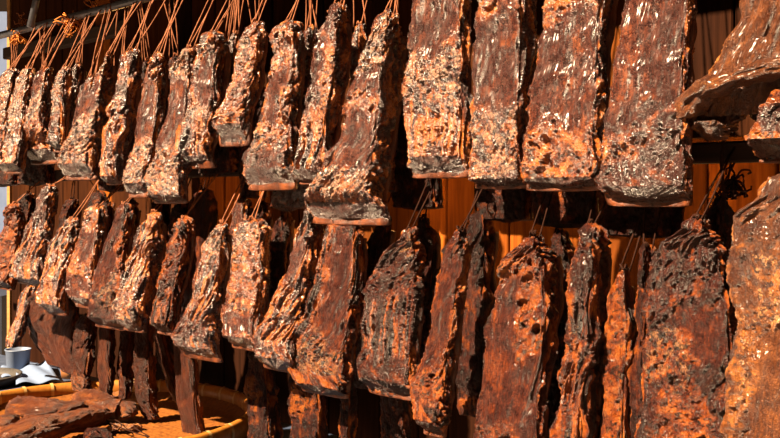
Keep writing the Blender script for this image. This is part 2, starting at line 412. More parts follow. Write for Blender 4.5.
    ex = ex * np.clip(shf, 0, 1)[:, None] + np.array([0, 0, 1.0])[None, :] * (np.repeat(np.where(isb > 0, -1, np.where(dz > 0, 1, 0)), nc) * (1 - shf))[:, None]
    P = P + ex * h[:, None]
    F = grid_faces(R, nc)
    ctop = np.array([Bx[0] + DD[0] * Wv[0] * 0.5 + IN[0] * Dv[0] * 0.5, By[0] + DD[1] * Wv[0] * 0.5 + IN[1] * Dv[0] * 0.5, Zv[0] + topH * 0.9])
    root = empty(name, ctop); tag(root, label, 'meat', group)
    lay = np.stack([fat, chr_, pale, np.ones_like(fat)], -1)
    link_mesh('meat', P, F, M[mat], root, True, {'layers': lay}, ctop)
    if rind:
        n2 = 40; q = perimeter(Wm, 0.012, n2, 0.005); i2 = np.linspace(nr * 0.06, nr - 1, 60).astype(int)
        u2 = q[:, 0] / Wm; ox = []
        end = [(1.0, 0)] * len(i2); I = list(i2) + [nr - 1] * 3; S = [1.0] * len(i2) + [0.93, 0.7, 0.1]; E = [0] * len(i2) + [0.004, 0.007, 0.009]
        I = [int(i2[0])] * 2 + I; S = [0.1, 0.8] + S; E = [-0.006, -0.004] + E
        I = np.array(I); S = np.array(S); E = np.array(E)
        UU = 0.5 + (u2[None, :] - 0.5) * 0.99 * S[:, None]
        ww = Dv[I][:, None] - 0.009 + (0.006 + (q[:, 1][None, :] - 0.006) * S[:, None])
        gx = Bx[I][:, None] + DD[0] * Wv[I][:, None] * (1 - UU) + IN[0] * ww
        gy = By[I][:, None] + DD[1] * Wv[I][:, None] * (1 - UU) + IN[1] * ww
        gz = Zv[I][:, None] - E[:, None] * 0.4 - 0.002 * (I[:, None] / nr) ** 4 + 0 * UU
        PR = np.stack([gx, gy, gz], -1).reshape(-1, 3); XR = np.stack([UU * Wm, ww, gz], -1).reshape(-1, 3)
        hr = (fb(XR * 30, seed + 70, 3) - 0.5) * 0.014
        nr2u, nr2w = np.tile(q[:, 2], len(I)), np.tile(q[:, 3], len(I))
        PR += np.stack([-DD[0] * nr2u + IN[0] * nr2w, -DD[1] * nr2u + IN[1] * nr2w, 0 * nr2u], -1) * hr[:, None]
        FR = grid_faces(len(I), n2);
        link_mesh('rind', PR, FR, M['rind'], root, True, None, ctop)
    if rail is UPR and cords and B0[1] > 1.9: cords += 1 if B0[1] < 2.4 else 2
    if rail and cords:
        rr = random.Random(int(seed * 91)); s0 = s_of(ctop)
        for c in range(cords):
            du = (c - (cords - 1) / 2) * 0.016 + rr.uniform(-.006, .006)
            top = rack(s0 - 0.012 * (1 if c % 2 else -1) + rr.uniform(-0.05, 0.04), rail['off'] + rr.uniform(-.008, .004), rail['z'] + 0.012)
            b = ctop + np.array([DD[0] * du, DD[1] * du, -topH * 0.35])
            cord(root, b, top, M[twine], r=0.0017)
        V, F2 = knot_mesh((0, 0, 0.002), 0.0045, seed)
        link_mesh('knot', V, F2, M[twine], root)
    return root

# ------------------------------------------------------------------ setting
def plank_wall():
    V = []; F = []; T = []; rr = random.Random(5)
    s_end = s_of(on_line(12, 0.55)); s = -0.75; s_panel = s_of(on_line(126, 0.33))
    def board(s0, s1, z0, z1, off, tone):
        b = len(V); g = 0.0025
        for (ss, oo) in ((s0 + g, off), (s0 + g + .003, off - .003), (s1 - g - .003, off - .003), (s1 - g, off), (s1 - g, off + .02), (s0 + g, off + .02)):
            for z in (z0, z1): V.append(tuple(rack(ss, oo, z))); T.append(tone)
        for k in range(6):
            a, c = b + 2 * k, b + 2 * ((k + 1) % 6); F.append((a, c, c + 1, a + 1))
        F.append(tuple(b + 2 * k for k in range(6))); F.append(tuple(b + 2 * k + 1 for k in range(6))[::-1])
    while s < s_end:
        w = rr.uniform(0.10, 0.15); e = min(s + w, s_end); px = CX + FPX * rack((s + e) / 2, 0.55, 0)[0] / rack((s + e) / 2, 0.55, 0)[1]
        tl = 0.85 if 405 < px < 600 or 205 < px < 265 or 95 < px < 125 or px > 690 else rr.uniform(0.35, 0.7)  # board tones put lit and shaded stretches into the wood, besides random variation
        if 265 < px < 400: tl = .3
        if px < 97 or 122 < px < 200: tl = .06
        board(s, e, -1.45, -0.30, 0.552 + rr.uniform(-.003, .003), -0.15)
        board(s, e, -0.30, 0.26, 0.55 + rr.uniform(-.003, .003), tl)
        tu = 0.9 if 88 < px < 122 else 0.08 if px < 88 else rr.uniform(0.02, 0.3)  # bright boards carry a lit patch, dark ones the shade around it
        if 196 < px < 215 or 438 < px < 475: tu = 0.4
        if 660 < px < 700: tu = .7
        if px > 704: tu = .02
        if s < s_panel:  # upper boards set forward, added to shade the wall below
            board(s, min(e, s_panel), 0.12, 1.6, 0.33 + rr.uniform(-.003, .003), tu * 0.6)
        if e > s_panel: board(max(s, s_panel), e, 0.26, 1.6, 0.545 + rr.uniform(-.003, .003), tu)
        s = e
    T = np.array([[t, t, t, 1] for t in T])
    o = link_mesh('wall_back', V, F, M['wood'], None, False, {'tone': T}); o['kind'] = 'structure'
    V = []; F = []
    a, b = rack(-0.75, .60, -1.45), rack(s_end, .60, -1.45)
    for p in (a, b):
        for oo in (0, .05):
            for z in (-1.45, 1.6): V.append((p[0] + IN[0] * oo, p[1] + IN[1] * oo, z))
    F = [(0, 1, 5, 4), (2, 6, 7, 3), (0, 2, 3, 1), (4, 5, 7, 6), (1, 3, 7, 5), (0, 4, 6, 2)]
    o = link_mesh('wall_backing', V, F, M['darkbeam'], None, False); o['kind'] = 'structure'
plank_wall()

def box_along(name, s0, s1, off, z, ds, dz, mat, parent=None, bev=0.004, ret=False, z1=None):
    """bar along the rack from s0 to s1, depth ds, height dz"""
    V = []; F = []; n = 24
    for i in range(n + 1):
        s = s0 + (s1 - s0) * i / n
        for (o, zz) in ((off - ds / 2 + bev, z - dz / 2), (off - ds / 2, z - dz / 2 + bev), (off - ds / 2, z + dz / 2 - bev), (off - ds / 2 + bev, z + dz / 2),
                        (off + ds / 2 - bev, z + dz / 2), (off + ds / 2, z + dz / 2 - bev), (off + ds / 2, z - dz / 2 + bev), (off + ds / 2 - bev, z - dz / 2)):
            V.append(tuple(rack(s, o, zz)))
    for i in range(n):
        for k in range(8):
            F.append((i * 8 + k, i * 8 + (k + 1) % 8, (i + 1) * 8 + (k + 1) % 8, (i + 1) * 8 + k))
    F.append(tuple(range(8))); F.append(tuple(n * 8 + k for k in range(8))[::-1])
    return link_mesh(name, V, F, mat, parent, False)
V = [tuple(rack(s, o, z)) for s in (-0.9, 2.5) for (o, z) in ((-0.05, 0.72), (0.66, 0.90), (0.66, 0.92), (-0.05, 0.74))]  # unseen roof sheet, added to keep the sun off the upper wall
o = link_mesh('unseen_shade_roof', V, [(0, 1, 5, 4), (1, 2, 6, 5), (2, 3, 7, 6), (3, 0, 4, 7), (0, 3, 2, 1), (4, 5, 6, 7)], M['darkbeam'], None, False); o['kind'] = 'structure'
V = [tuple(rack(s, o, z)) for s in (2.51, 3.5) for (o, z) in ((-0.20, 0.88), (0.66, 0.97), (0.66, 0.99), (-0.20, 0.90))]  # second unseen sheet, added to shade the far end of the wall
o = link_mesh('unseen_shade_roof', V, [(0, 1, 5, 4), (1, 2, 6, 5), (2, 3, 7, 6), (3, 0, 4, 7), (0, 3, 2, 1), (4, 5, 6, 7)], M['darkbeam'], None, False); o['kind'] = 'structure'
s_left = s_of(on_line(12, 0.55)) - 0.03
def box(name, x0, x1, y0, y1, z0, z1, mat, parent=None, origin=(0, 0, 0)):
    V = [(x, y, z) for x in (x0, x1) for y in (y0, y1) for z in (z0, z1)]
    F = [(0, 1, 3, 2), (4, 6, 7, 5), (0, 4, 5, 1), (2, 3, 7, 6), (0, 2, 6, 4), (1, 5, 7, 3)]
    return link_mesh(name, V, F, mat, parent, False, None, origin)
box('floor', -9, 4, -1, 14, -1.50, -1.45, M['stone'])['kind'] = 'structure'
tag(box('plaster_building', -9, -3.0, 11, 11.4, -1.45, 2.2, M['render']), 'pale plaster building far behind the end of the rack', 'building')

p = box_along('wooden_post', s_left + 0.032, s_left + 0.058, 0.56, 0.05, 0.04, 3.0, M['post'])
tag(p, 'square wooden post at the far end of the plank wall', 'post')
# rails
r_ = [tuple(rack(s, 0.12, 0.585)) for s in np.linspace(-0.55, s_left + 0.2, 20)]
V, F = tube(r_, 0.0125, 12)
tag(link_mesh('hanging_rail', V, F, M['steel']), 'grey steel tube rail holding the cords of the upper row', 'rail')
tag(box_along('timber_beam', -0.6, 1.95, 0.24, 0.655, 0.05, 0.045, M['beam']), 'orange-brown timber beam just behind the steel rail', 'beam')
tag(box_along('crossbeam', -0.6, s_left - 0.03, 0.50, 0.64, 0.04, 0.05, M['darkbeam']), 'crossbeam coloured dark for shade along the top of the plank wall', 'beam')  # beam tone carries the shade under the timber beam
tag(box_along('hanging_rail', -0.55, s_left + 0.1, 0.13, 0.080, 0.028, 0.036, M['darkbeam']), 'dark wooden rail holding the cords of the lower row', 'rail')
V, F = tube([tuple(rack(s, 0.30, -0.235)) for s in np.linspace(-0.5, s_left + 0.1, 12)], 0.012, 10)
tag(link_mesh('hanging_rail', V, F, M['darkbeam']), 'thin dark pole behind the lower row, holding the lowest hanging strips', 'rail')
ROD = dict(off=0.30, z=-0.25)
V, F = tube([(-1.165, 3.05, .56), (-1.12, 3.1, .85)], 0.011, 10)
tag(link_mesh('steel_rod', V, F, M['steel']), 'slanting grey steel rod rising from the far end of the upper rail', 'rod')

# ------------------------------------------------------------------ upper row, front
GU = 'smoked slabs along the front of the upper row'
def U(label, st, **k): return slab(st, label, GU, **k)
U('pale crusted slab at the far end of the upper row, cut by the photo edge', [(70,0,12,18),(100,-8,7,15),(130,-14,2,11),(166,-20,-2,7)], zones=[('P',.5,.3,.6,.4),('F',.5,.8,.6,.3)], base='P', nc=56, nr=90)
U('narrow yellow-orange crusted slab, second from the far end of the upper row', [(70,17,27,33),(100,9,23,31),(135,0,19,27),(172,-6,14,22)], zones=[('P',.4,.5,.5,.3),('S',.6,.9,.5,.3)], base='P', nc=56, nr=90)
U('orange slab with dark plum streak at its top and a grey cut end', [(70,34,45,51),(100,26,40,49),(130,20,40,54),(148,18,50,62),(162,22,50,61)], zones=[('L',.3,.12,.5,.15),('P',.5,.35,.6,.2),('F',.5,.75,.7,.3)], base='F', nc=64, nr=100, cut=.045)
U('brown slab with pale rounded top tucked beside a small tilted slab end', [(71,56,63,71),(95,50,60,70),(125,48,58,68),(150,46,57,64)], zones=[('P',.4,.3,.6,.3)], base='D', nc=60, nr=90)
U('small reddish slab wedged left of the pointed slab', [(79,82,90,94),(100,76,88,94),(140,68,84,92),(165,64,80,88)], zones=[('L',.5,.3,.7,.4)], base='F', off=.02, nc=56, nr=90)
U('slab with a pointed grey-white tip, crusted foot and dark cut end', [(58,101,105,108),(66,97,103,116),(100,84,97,114),(130,69,90,108),(158,57,86,103),(178,56,86,93)], zones=[('P',.3,.05,.8,.12),('L',.35,.32,.4,.2),('P',.5,.7,.7,.35)], base='P', nc=72, nr=120, cut=.045)
U('dark knobbly slab with long ribbed fat layers down its side', [(53,119,132,143),(80,117,127,141),(110,109,121,138),(140,102,116,132),(170,97,113,126),(183,97,112,122)], zones=[('D',.5,.15,.7,.2),('S',.6,.6,.8,.5)], base='S', nc=72, nr=120, cut=.02)
U('slab with smooth mauve face and an orange foot, beside the red-faced slab', [(58,147,156,165),(75,142,157,168),(110,136,155,165),(145,130,150,159),(175,122,142,154),(196,119,140,150)], zones=[('F',.6,.1,.5,.15),('L',.45,.42,.5,.25),('P',.5,.78,.7,.22)], base='F', nc=72, nr=120, cut=.035)
U('slab with a deep red lean face above a thick pale crusted foot', [(50,178,188,194),(68,169,188,197),(110,164,184,196),(150,152,178,188),(182,143,177,186),(202,144,178,185)], zones=[('P',.4,.08,.5,.12),('L',.5,.4,.7,.28),('P',.5,.85,.8,.25)], base='P', nc=76, nr=130, cut=.02)
U('slab with pinkish square face, dark side and rounded glossy head', [(36,197,213,227),(55,192,215,231),(100,186,210,226),(130,178,206,220),(155,172,202,214),(166,176,206,212)], zones=[('P',.5,.05,.7,.12),('L',.6,.36,.45,.2),('P',.3,.62,.6,.15),('S',.5,.82,.8,.25)], base='S', nc=80, nr=130, cut=.03)
U('short orange slab ending well above its neighbours in a black cut end', [(24,240,257,266),(45,236,256,268),(80,228,250,264),(115,213,242,254),(132,208,240,250),(143,210,240,248)], zones=[('P',.3,.2,.5,.15),('F',.6,.3,.3,.3),('F',.5,.6,.8,.35)], base='F', nc=80, nr=130, cut=.05)
U('slab with a round shiny plum muscle in the middle of its face', [(25,270,293,305),(50,270,293,306),(90,264,290,304),(130,252,287,300),(165,240,284,296),(188,238,286,292)], zones=[('L',.5,.42,.35,.12),('F',.3,.2,.4,.2),('F',.6,.6,.4,.15),('L',.5,.85,.8,.16),('P',.5,.75,.8,.1)], base='F', nc=84, nr=150, cut=.05)
U('tall slab with a high rounded head and thin ribs down its dark side', [(10,325,338,350),(30,313,336,352),(70,312,333,350),(110,300,327,344),(150,292,322,338),(182,288,320,332)], zones=[('L',.3,.25,.4,.15),('D',.3,.5,.5,.2),('F',.7,.45,.3,.2),('S',.5,.82,.8,.22)], base='D', nc=84, nr=150, cut=.03)
U('big slab reaching lowest in the upper row, broad dark cut end', [(21,372,386,403),(45,362,384,408),(90,348,380,404),(140,335,374,397),(180,310,368,391),(205,298,368,388),(224,302,380,386)], zones=[('P',.4,.08,.7,.12),('L',.4,.3,.6,.12),('L',.5,.62,.5,.16),('F',.4,.45,.5,.08),('P',.4,.85,.8,.12)], base='P', nc=92, nr=170, cut=.045)
U('wide slab with craggy white-glinting face and slanting ridges at its foot', [(-36,415,452,468),(0,412,459,473),(40,405,460,473),(80,402,461,472),(130,403,463,471),(175,402,461,466)], zones=[('L',.5,.25,.6,.14),('P',.6,.52,.6,.15),('S',.5,.82,.8,.25)], base='P', nc=100, nr=180, cut=.04)
U('slab with finely grained mauve face above a crumbly orange foot', [(-40,476,518,536),(0,474,519,538),(60,470,519,538),(100,468,518,532),(150,465,519,526),(186,466,518,523)], zones=[('F',.3,.12,.4,.1),('L',.5,.42,.8,.25),('P',.5,.85,.9,.22)], base='F', nc=100, nr=180, cut=.015)
U('broad slab with red-streaked mauve face, dark pits along its foot', [(-40,545,602,620),(0,543,602,618),(50,536,599,612),(100,526,595,610),(150,520,592,604),(188,516,593,600)], zones=[('F',.2,.15,.5,.14),('L',.5,.45,.8,.26),('F',.5,.87,.9,.2)], base='P', nc=104, nr=180, cut=.02)
U('widest purple-brown slab with long glossy wrinkles and a scarred foot', [(-40,624,690,697),(0,619,688,695),(50,612,685,692),(110,605,683,690),(160,597,683,689),(190,594,684,690),(204,600,684,690)], zones=[('L',.55,.2,.8,.25),('L',.5,.45,.8,.2),('D',.7,.68,.6,.2),('F',.3,.78,.3,.1),('D',.5,.92,.8,.1)], base='D', nc=110, nr=190, cut=.03)

# ------------------------------------------------------------------ upper row, behind
GB = 'smoked slabs hung behind the front of the upper row'
def UB(label, st, **k):
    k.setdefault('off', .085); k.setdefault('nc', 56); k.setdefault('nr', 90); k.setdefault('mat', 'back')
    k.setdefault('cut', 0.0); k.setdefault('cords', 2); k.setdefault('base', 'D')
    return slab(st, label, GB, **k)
UB('small tilted slab end showing above the gap before the reddish slab', [(66,70,76,83),(90,66,75,84),(125,60,72,82)], mat='meat')
UB('low slab with a dark grey foot beneath the two farthest upper slabs', [(110,0,14,22),(150,-6,10,20),(184,-10,10,18)])
UB('slab foot with grey underside hanging below the plum-streaked slab', [(110,28,46,56),(150,20,44,54),(183,16,46,54)])
UB('dark slab foot peeping out under the knobbly ribbed slab', [(110,104,118,128),(150,98,116,126),(190,97,114,122)])
UB('dark slab foot between the red-faced slab and the short black-ended slab', [(60,214,228,238),(120,206,224,236),(172,196,232,240)])
UB('slab head just showing behind the pinkish square-faced slab', [(36,226,233,240),(70,224,232,240),(120,220,230,238)], mat='meat')
UB('slab head just showing behind the slab with the round plum muscle', [(30,303,309,316),(60,302,308,315),(110,298,306,313)], mat='meat')
UB('brown slab foot under the gap left of the big low slab', [(100,292,312,322),(150,276,306,318),(207,266,305,314)], mat='meat')
UB('slab head seen between the tall slab and the big low slab', [(27,350,358,367),(60,348,358,367),(150,344,356,364)], mat='meat')
UB('upright slab with orange edge between the big low slab and the craggy slab', [(60,386,398,410),(110,384,396,408),(160,376,390,400),(190,376,388,396)], mat='meat')
UB('slab with a square layered foot under the craggy slab', [(50,398,428,436),(120,394,430,438),(170,391,432,438),(207,390,433,438)])
UB('dark slab hung deepest between the knobbly slab and the mauve-faced slab', [(62,138,146,152),(110,130,140,148),(175,122,134,144)], off=.12)
UB('dark slab with a narrow head behind the red-faced slab', [(58,166,174,180),(110,158,168,176),(188,150,164,174)], off=.12)
UB('dark slab foot low behind the slab with the round plum muscle', [(90,246,262,272),(150,238,258,270),(196,236,258,268)], off=.12)
UB('dark wide slab foot under the finely grained slab', [(100,472,520,528),(180,470,524,530),(219,474,524,528)])
UB('dark slab foot with curled wrinkles under the pitted broad slab', [(100,530,590,600),(190,528,596,602),(224,530,596,600)])
UB('darkest slab foot with an orange rim under the widest slab', [(100,605,676,684),(190,597,678,684),(236,600,672,680)])
belly = slab([(-40,742,850,870),(0,733,846,870),(40,716,840,870),(70,703,836,870),(95,698,832,870)], 'large golden-brown belly piece with a thick rolled fold, hanging above the wrinkled golden slab', 'golden belly pieces at the near end', mat='belly',
     zones=[('L',.5,.4,1,.5)], base='L', off=0.03, nc=130, nr=150, dmax=.05, r=.02, amp=1.6, cut=-0.02, cords=0, rind=False, name='smoked_belly_piece')
slab([(98,694,742,756),(112,688,740,752),(128,684,728,742),(139,692,722,730)], 'curled golden belly flap hanging just under the rolled fold', 'golden belly pieces at the near end', mat='belly', base='L', off=0.03, nc=70, nr=70, r=.02,
     rind=False, cords=0, name='smoked_belly_piece', dmax=.05)
slab([(78,738,790,800),(100,736,790,800),(120,742,780,790)], 'dark piece standing for the shade in the hollow below the rolled fold', 'golden belly pieces at the near end', mat='back', base='D', off=0.06, nc=70, nr=70, r=.02,
     rind=False, cords=0, name='smoked_belly_piece', dmax=.05)  # dark filler slab where the hollow is only in shade
slab([(96,762,805,820),(112,755,805,820),(135,745,800,815),(158,746,800,812)], 'short pale-crusted piece with a dark cut end poking out below the rolled fold', 'golden belly pieces at the near end', mat='meat', base='F', off=-0.03, nc=80, nr=90,
     zones=[('D',.4,.3,.5,.3)], cords=0, cut=.04, name='smoked_belly_piece')

# ------------------------------------------------------------------ lower row, front
GL = 'smoked slabs along the front of the lower row'
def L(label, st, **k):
    k.setdefault('rail', LOR); k.setdefault('mat', 'lower'); k.setdefault('twine', 'twine' if st[0][2] < 330 else 'darktwine')  # nearer cords take the darkened twine in place of shadow
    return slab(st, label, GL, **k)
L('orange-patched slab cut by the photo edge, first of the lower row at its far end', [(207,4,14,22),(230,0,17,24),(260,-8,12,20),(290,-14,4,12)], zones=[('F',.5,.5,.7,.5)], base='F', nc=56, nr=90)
L('slab with a smoky grey upper half above a pinkish striped foot', [(189,38,48,55),(212,32,46,54),(240,21,41,48),(268,8,36,46),(286,8,36,42)], zones=[('D',.5,.2,.8,.3),('S',.5,.75,.8,.35)], base='S', nc=64, nr=100, cut=.02, mat='meat')
L('slab with bright orange vertical stripes under a veil of cobweb', [(223,60,71,79),(250,48,67,76),(280,38,60,70),(300,34,57,67),(316,36,58,64)], zones=[('S',.5,.5,.9,.6)], base='S', nc=64, nr=100, mat='meat')
L('slab with a plum shoulder, orange heart and grey rounded foot', [(210,85,99,108),(240,76,94,106),(270,66,91,101),(298,62,88,95),(309,67,87,92)], zones=[('L',.6,.35,.5,.15),('F',.5,.55,.4,.15),('L',.4,.82,.6,.15)], base='F', nc=68, nr=110, mat='meat')
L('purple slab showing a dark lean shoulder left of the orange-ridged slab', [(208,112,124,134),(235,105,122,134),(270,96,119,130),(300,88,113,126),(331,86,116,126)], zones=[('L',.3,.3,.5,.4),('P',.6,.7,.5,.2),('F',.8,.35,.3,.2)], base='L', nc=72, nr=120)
L('thick slab with a red curled lip at its top and bright orange ridges', [(218,141,153,165),(245,132,149,167),(280,120,142,160),(315,110,133,149),(333,113,134,146)], zones=[('S',.6,.4,.6,.35),('P',.3,.75,.5,.2)], base='S', nc=76, nr=120, off=-.015, mat='meat')
L('slim slab with glinting dark ripples and a red lean streak', [(223,171,182,196),(250,168,182,195),(280,158,175,189),(310,149,168,179),(336,147,166,174)], zones=[('F',.4,.3,.5,.25),('D',.6,.5,.4,.2)], base='S', nc=72, nr=120)
L('slab with a white-glinting head and coarse orange ribs over a dark belly', [(228,210,222,231),(245,200,220,232),(280,192,214,229),(320,179,208,222),(348,171,208,220),(363,175,212,218)], zones=[('P',.5,.08,.7,.12),('S',.4,.5,.7,.3),('D',.6,.8,.6,.15)], base='S', nc=80, nr=140, mat='meat')
L('mottled orange slab with a pale folded top and a cut-off plum foot', [(224,232,259,269),(250,232,259,270),(290,227,257,268),(325,219,252,262),(352,222,250,258)], zones=[('P',.3,.03,.8,.06),('F',.5,.45,.8,.3),('L',.5,.85,.7,.15)], base='F', nc=76, nr=130, mat='meat')
L('slab with a smooth red strip down its left shoulder and long orange layers', [(213,301,308,320),(240,292,308,326),(280,281,302,322),(320,264,294,313),(350,250,291,303),(374,253,288,295)], zones=[('L',.2,.28,.5,.22),('S',.5,.7,.9,.35)], base='S', nc=80, nr=140, mat='meat')
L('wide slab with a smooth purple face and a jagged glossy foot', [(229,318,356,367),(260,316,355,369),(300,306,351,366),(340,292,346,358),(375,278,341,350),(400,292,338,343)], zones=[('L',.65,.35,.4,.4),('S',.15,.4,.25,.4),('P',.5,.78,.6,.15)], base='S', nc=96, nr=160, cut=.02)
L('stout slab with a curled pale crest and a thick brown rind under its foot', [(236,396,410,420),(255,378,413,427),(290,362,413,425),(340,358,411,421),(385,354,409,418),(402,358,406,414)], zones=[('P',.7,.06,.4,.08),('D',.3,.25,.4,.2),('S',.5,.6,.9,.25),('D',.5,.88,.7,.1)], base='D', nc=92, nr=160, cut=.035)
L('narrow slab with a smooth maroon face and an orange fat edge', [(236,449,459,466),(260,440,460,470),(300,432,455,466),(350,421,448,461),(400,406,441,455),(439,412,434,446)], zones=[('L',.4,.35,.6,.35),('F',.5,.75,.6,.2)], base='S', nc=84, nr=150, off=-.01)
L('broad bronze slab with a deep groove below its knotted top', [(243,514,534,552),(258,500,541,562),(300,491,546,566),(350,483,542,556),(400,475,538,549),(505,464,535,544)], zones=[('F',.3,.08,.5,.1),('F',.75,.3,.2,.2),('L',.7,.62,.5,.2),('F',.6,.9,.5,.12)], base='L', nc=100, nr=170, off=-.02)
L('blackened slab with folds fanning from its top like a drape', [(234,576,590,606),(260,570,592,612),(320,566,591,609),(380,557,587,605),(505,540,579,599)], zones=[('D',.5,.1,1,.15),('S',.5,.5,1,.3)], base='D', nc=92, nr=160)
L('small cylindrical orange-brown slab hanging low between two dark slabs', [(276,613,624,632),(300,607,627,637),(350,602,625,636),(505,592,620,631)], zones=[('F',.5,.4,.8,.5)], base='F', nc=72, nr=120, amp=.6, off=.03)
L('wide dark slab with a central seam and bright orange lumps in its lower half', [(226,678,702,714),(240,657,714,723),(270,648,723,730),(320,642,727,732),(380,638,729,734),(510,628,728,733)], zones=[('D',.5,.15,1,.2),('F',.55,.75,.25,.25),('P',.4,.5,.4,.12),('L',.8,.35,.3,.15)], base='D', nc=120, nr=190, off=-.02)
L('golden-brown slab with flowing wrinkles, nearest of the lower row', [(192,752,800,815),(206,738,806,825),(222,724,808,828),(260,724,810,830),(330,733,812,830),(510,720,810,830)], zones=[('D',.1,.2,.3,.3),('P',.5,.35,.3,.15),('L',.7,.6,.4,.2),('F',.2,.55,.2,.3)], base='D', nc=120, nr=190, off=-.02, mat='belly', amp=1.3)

# ------------------------------------------------------------------ lower row, behind
GK = 'smoked slabs hung behind the front of the lower row'
def LB(label, st, **k):
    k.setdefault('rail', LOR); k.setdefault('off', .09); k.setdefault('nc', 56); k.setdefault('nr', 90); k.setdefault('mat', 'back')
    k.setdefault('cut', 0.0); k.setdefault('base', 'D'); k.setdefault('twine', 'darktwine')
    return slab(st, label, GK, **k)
LB('dark slab behind the two farthest slabs of the lower row', [(196,18,28,36),(230,12,26,36),(280,4,22,32)])
LB('shadowed slab between the grey-topped slab and the cobwebbed slab', [(202,62,72,80),(240,54,70,80),(290,44,66,76)])
LB('dark slab head behind the plum-shouldered slab', [(206,98,106,114),(240,92,104,114),(290,82,100,110)])
LB('slab head with a small white glint behind the slab with the red curled lip', [(205,122,130,138),(240,116,130,140),(300,104,124,136)])
LB('long dark slab hanging behind the slab with the red curled lip', [(196,152,162,170),(240,146,160,170),(300,134,152,164)])
LB('dark knobbed slab head between the curled-lip slab and the slim rippled slab', [(204,172,180,190),(240,166,180,190),(290,156,172,184)])
LB('smooth round-topped dark slab with a single pink glint behind the white-headed slab', [(194,190,206,214),(215,184,207,217),(260,182,206,217),(310,178,204,214)], base='L', amp=.4)
LB('orange-brown slab head behind the slab with the pale folded top', [(203,232,242,250),(230,226,241,250),(300,220,238,248)], mat='meat', base='L')
LB('narrow red-brown slab left of the slab with the red strip', [(213,276,284,291),(250,268,281,290),(290,268,279,288),(340,262,276,284)])
LB('dark slab in the gap between the purple-faced slab and the crested slab', [(222,372,385,393),(260,362,381,392),(330,358,378,390),(392,350,374,386)])
LB('dark brown slab with a sloping shoulder behind the crested slab', [(223,412,424,434),(238,410,430,441),(330,410,430,440),(400,404,426,436)])
LB('tall dark slab standing behind the narrow maroon slab', [(221,464,482,496),(240,460,485,499),(330,456,482,494),(380,452,480,490),(419,455,478,485)], zones=[('F',.6,.95,.4,.06)])
LB('black slab with a broad shoulder behind the bronze slab', [(240,548,560,572),(265,545,571,583),(350,545,568,580),(455,540,564,576)])
LB('thin blackened slab pressed against the wide seamed slab', [(252,636,645,652),(300,632,647,655),(360,630,646,655),(455,626,645,652)], off=.04)
LB('dark brown slab deep in shade behind the cobwebbed slab', [(196,88,98,106),(240,80,94,104),(290,70,88,98)], off=.13)
LB('dark slab hung deepest behind the slim rippled slab', [(200,196,204,212),(240,190,202,212),(330,176,192,204)], off=.15)
LB('shaded slab deep behind the mottled orange slab', [(208,252,262,272),(240,248,262,272),(340,244,258,268)], off=.12)
LB('round-topped black slab behind the wide seamed slab', [(205,704,722,734),(230,698,724,739),(330,696,724,739)])

# ------------------------------------------------------------------ lowest strips
GT = 'smoked strips on the lowest rail'
def T(label, st, **k):
    k.setdefault('rail', ROD); k.setdefault('off', .20); k.setdefault('nc', 60); k.setdefault('nr', 100); k.setdefault('mat', 'red')
    k.setdefault('base', 'L'); k.setdefault('cut', 0.0); k.setdefault('rind', False); k.setdefault('twine', 'darktwine')
    k.setdefault('name', 'smoked_meat_strip'); k.setdefault('amp', 1.2)
    return slab(st, label, GT, **k)
T('short knobbly strip at the far end of the lowest rail, over the white cup', [(290,20,28,34),(320,12,22,28),(348,4,12,17)], mat='meat', base='S')
T('large smooth brown ham-like piece with a rounded bottom', [(296,30,52,66),(325,20,56,70),(345,28,60,72),(358,38,62,70),(367,46,60,66)], r=.03, dmax=.07, amp=.8)
T('smooth reddish-brown flap overlapping the ham-like piece', [(305,56,72,80),(345,46,70,80),(362,52,70,77),(374,60,71,75)], r=.02, off=.17, amp=.8)
T('gnarled strip with a pale crusted foot above the tray rim', [(320,76,88,95),(355,71,87,94),(375,68,84,91),(393,72,83,88)], zones=[('P',.5,.92,.9,.12)], base='D', off=.15)
T('dark red strip hanging straight down beside the gnarled strip', [(325,98,108,118),(370,96,108,117),(399,99,107,114)], off=.17)
T('thin black strip between the dark red strip and the knotty strip', [(325,118,126,134),(370,114,126,133),(400,116,124,130)], base='D')
T('long knotty dark strip whose foot dips into the tray', [(325,134,146,155),(370,130,147,157),(405,134,149,158),(420,142,151,156)], base='D', off=.15)
T('slanting reddish strip crossing behind the knotty strip', [(330,148,160,168),(365,156,168,176),(402,170,177,181)], off=.22)
T('long smooth red-brown strip reaching down to the tray rim', [(345,172,187,194),(400,174,192,198),(436,180,198,205)], off=.14, amp=.7)
T('thick rough bark-like strip under the slab with the red strip', [(350,246,262,276),(400,244,266,282),(460,246,268,284)], base='D', mat='back', off=.12, zones=[('F',.4,.4,.3,.2)])
T('bark-like strip under the jagged foot of the purple-faced slab', [(360,287,313,326),(400,287,316,328),(460,288,318,330)], base='D', mat='back', off=.12, zones=[('F',.4,.4,.3,.2)])
T('thin twisted strip between the two bark-like strips and the crested slab', [(340,341,349,357),(400,338,348,356),(460,336,346,353)], base='D', mat='back', off=.12)
T('dark strip just visible under the crested slab', [(380,378,402,412),(460,376,404,414)], base='D', mat='back', off=.10)

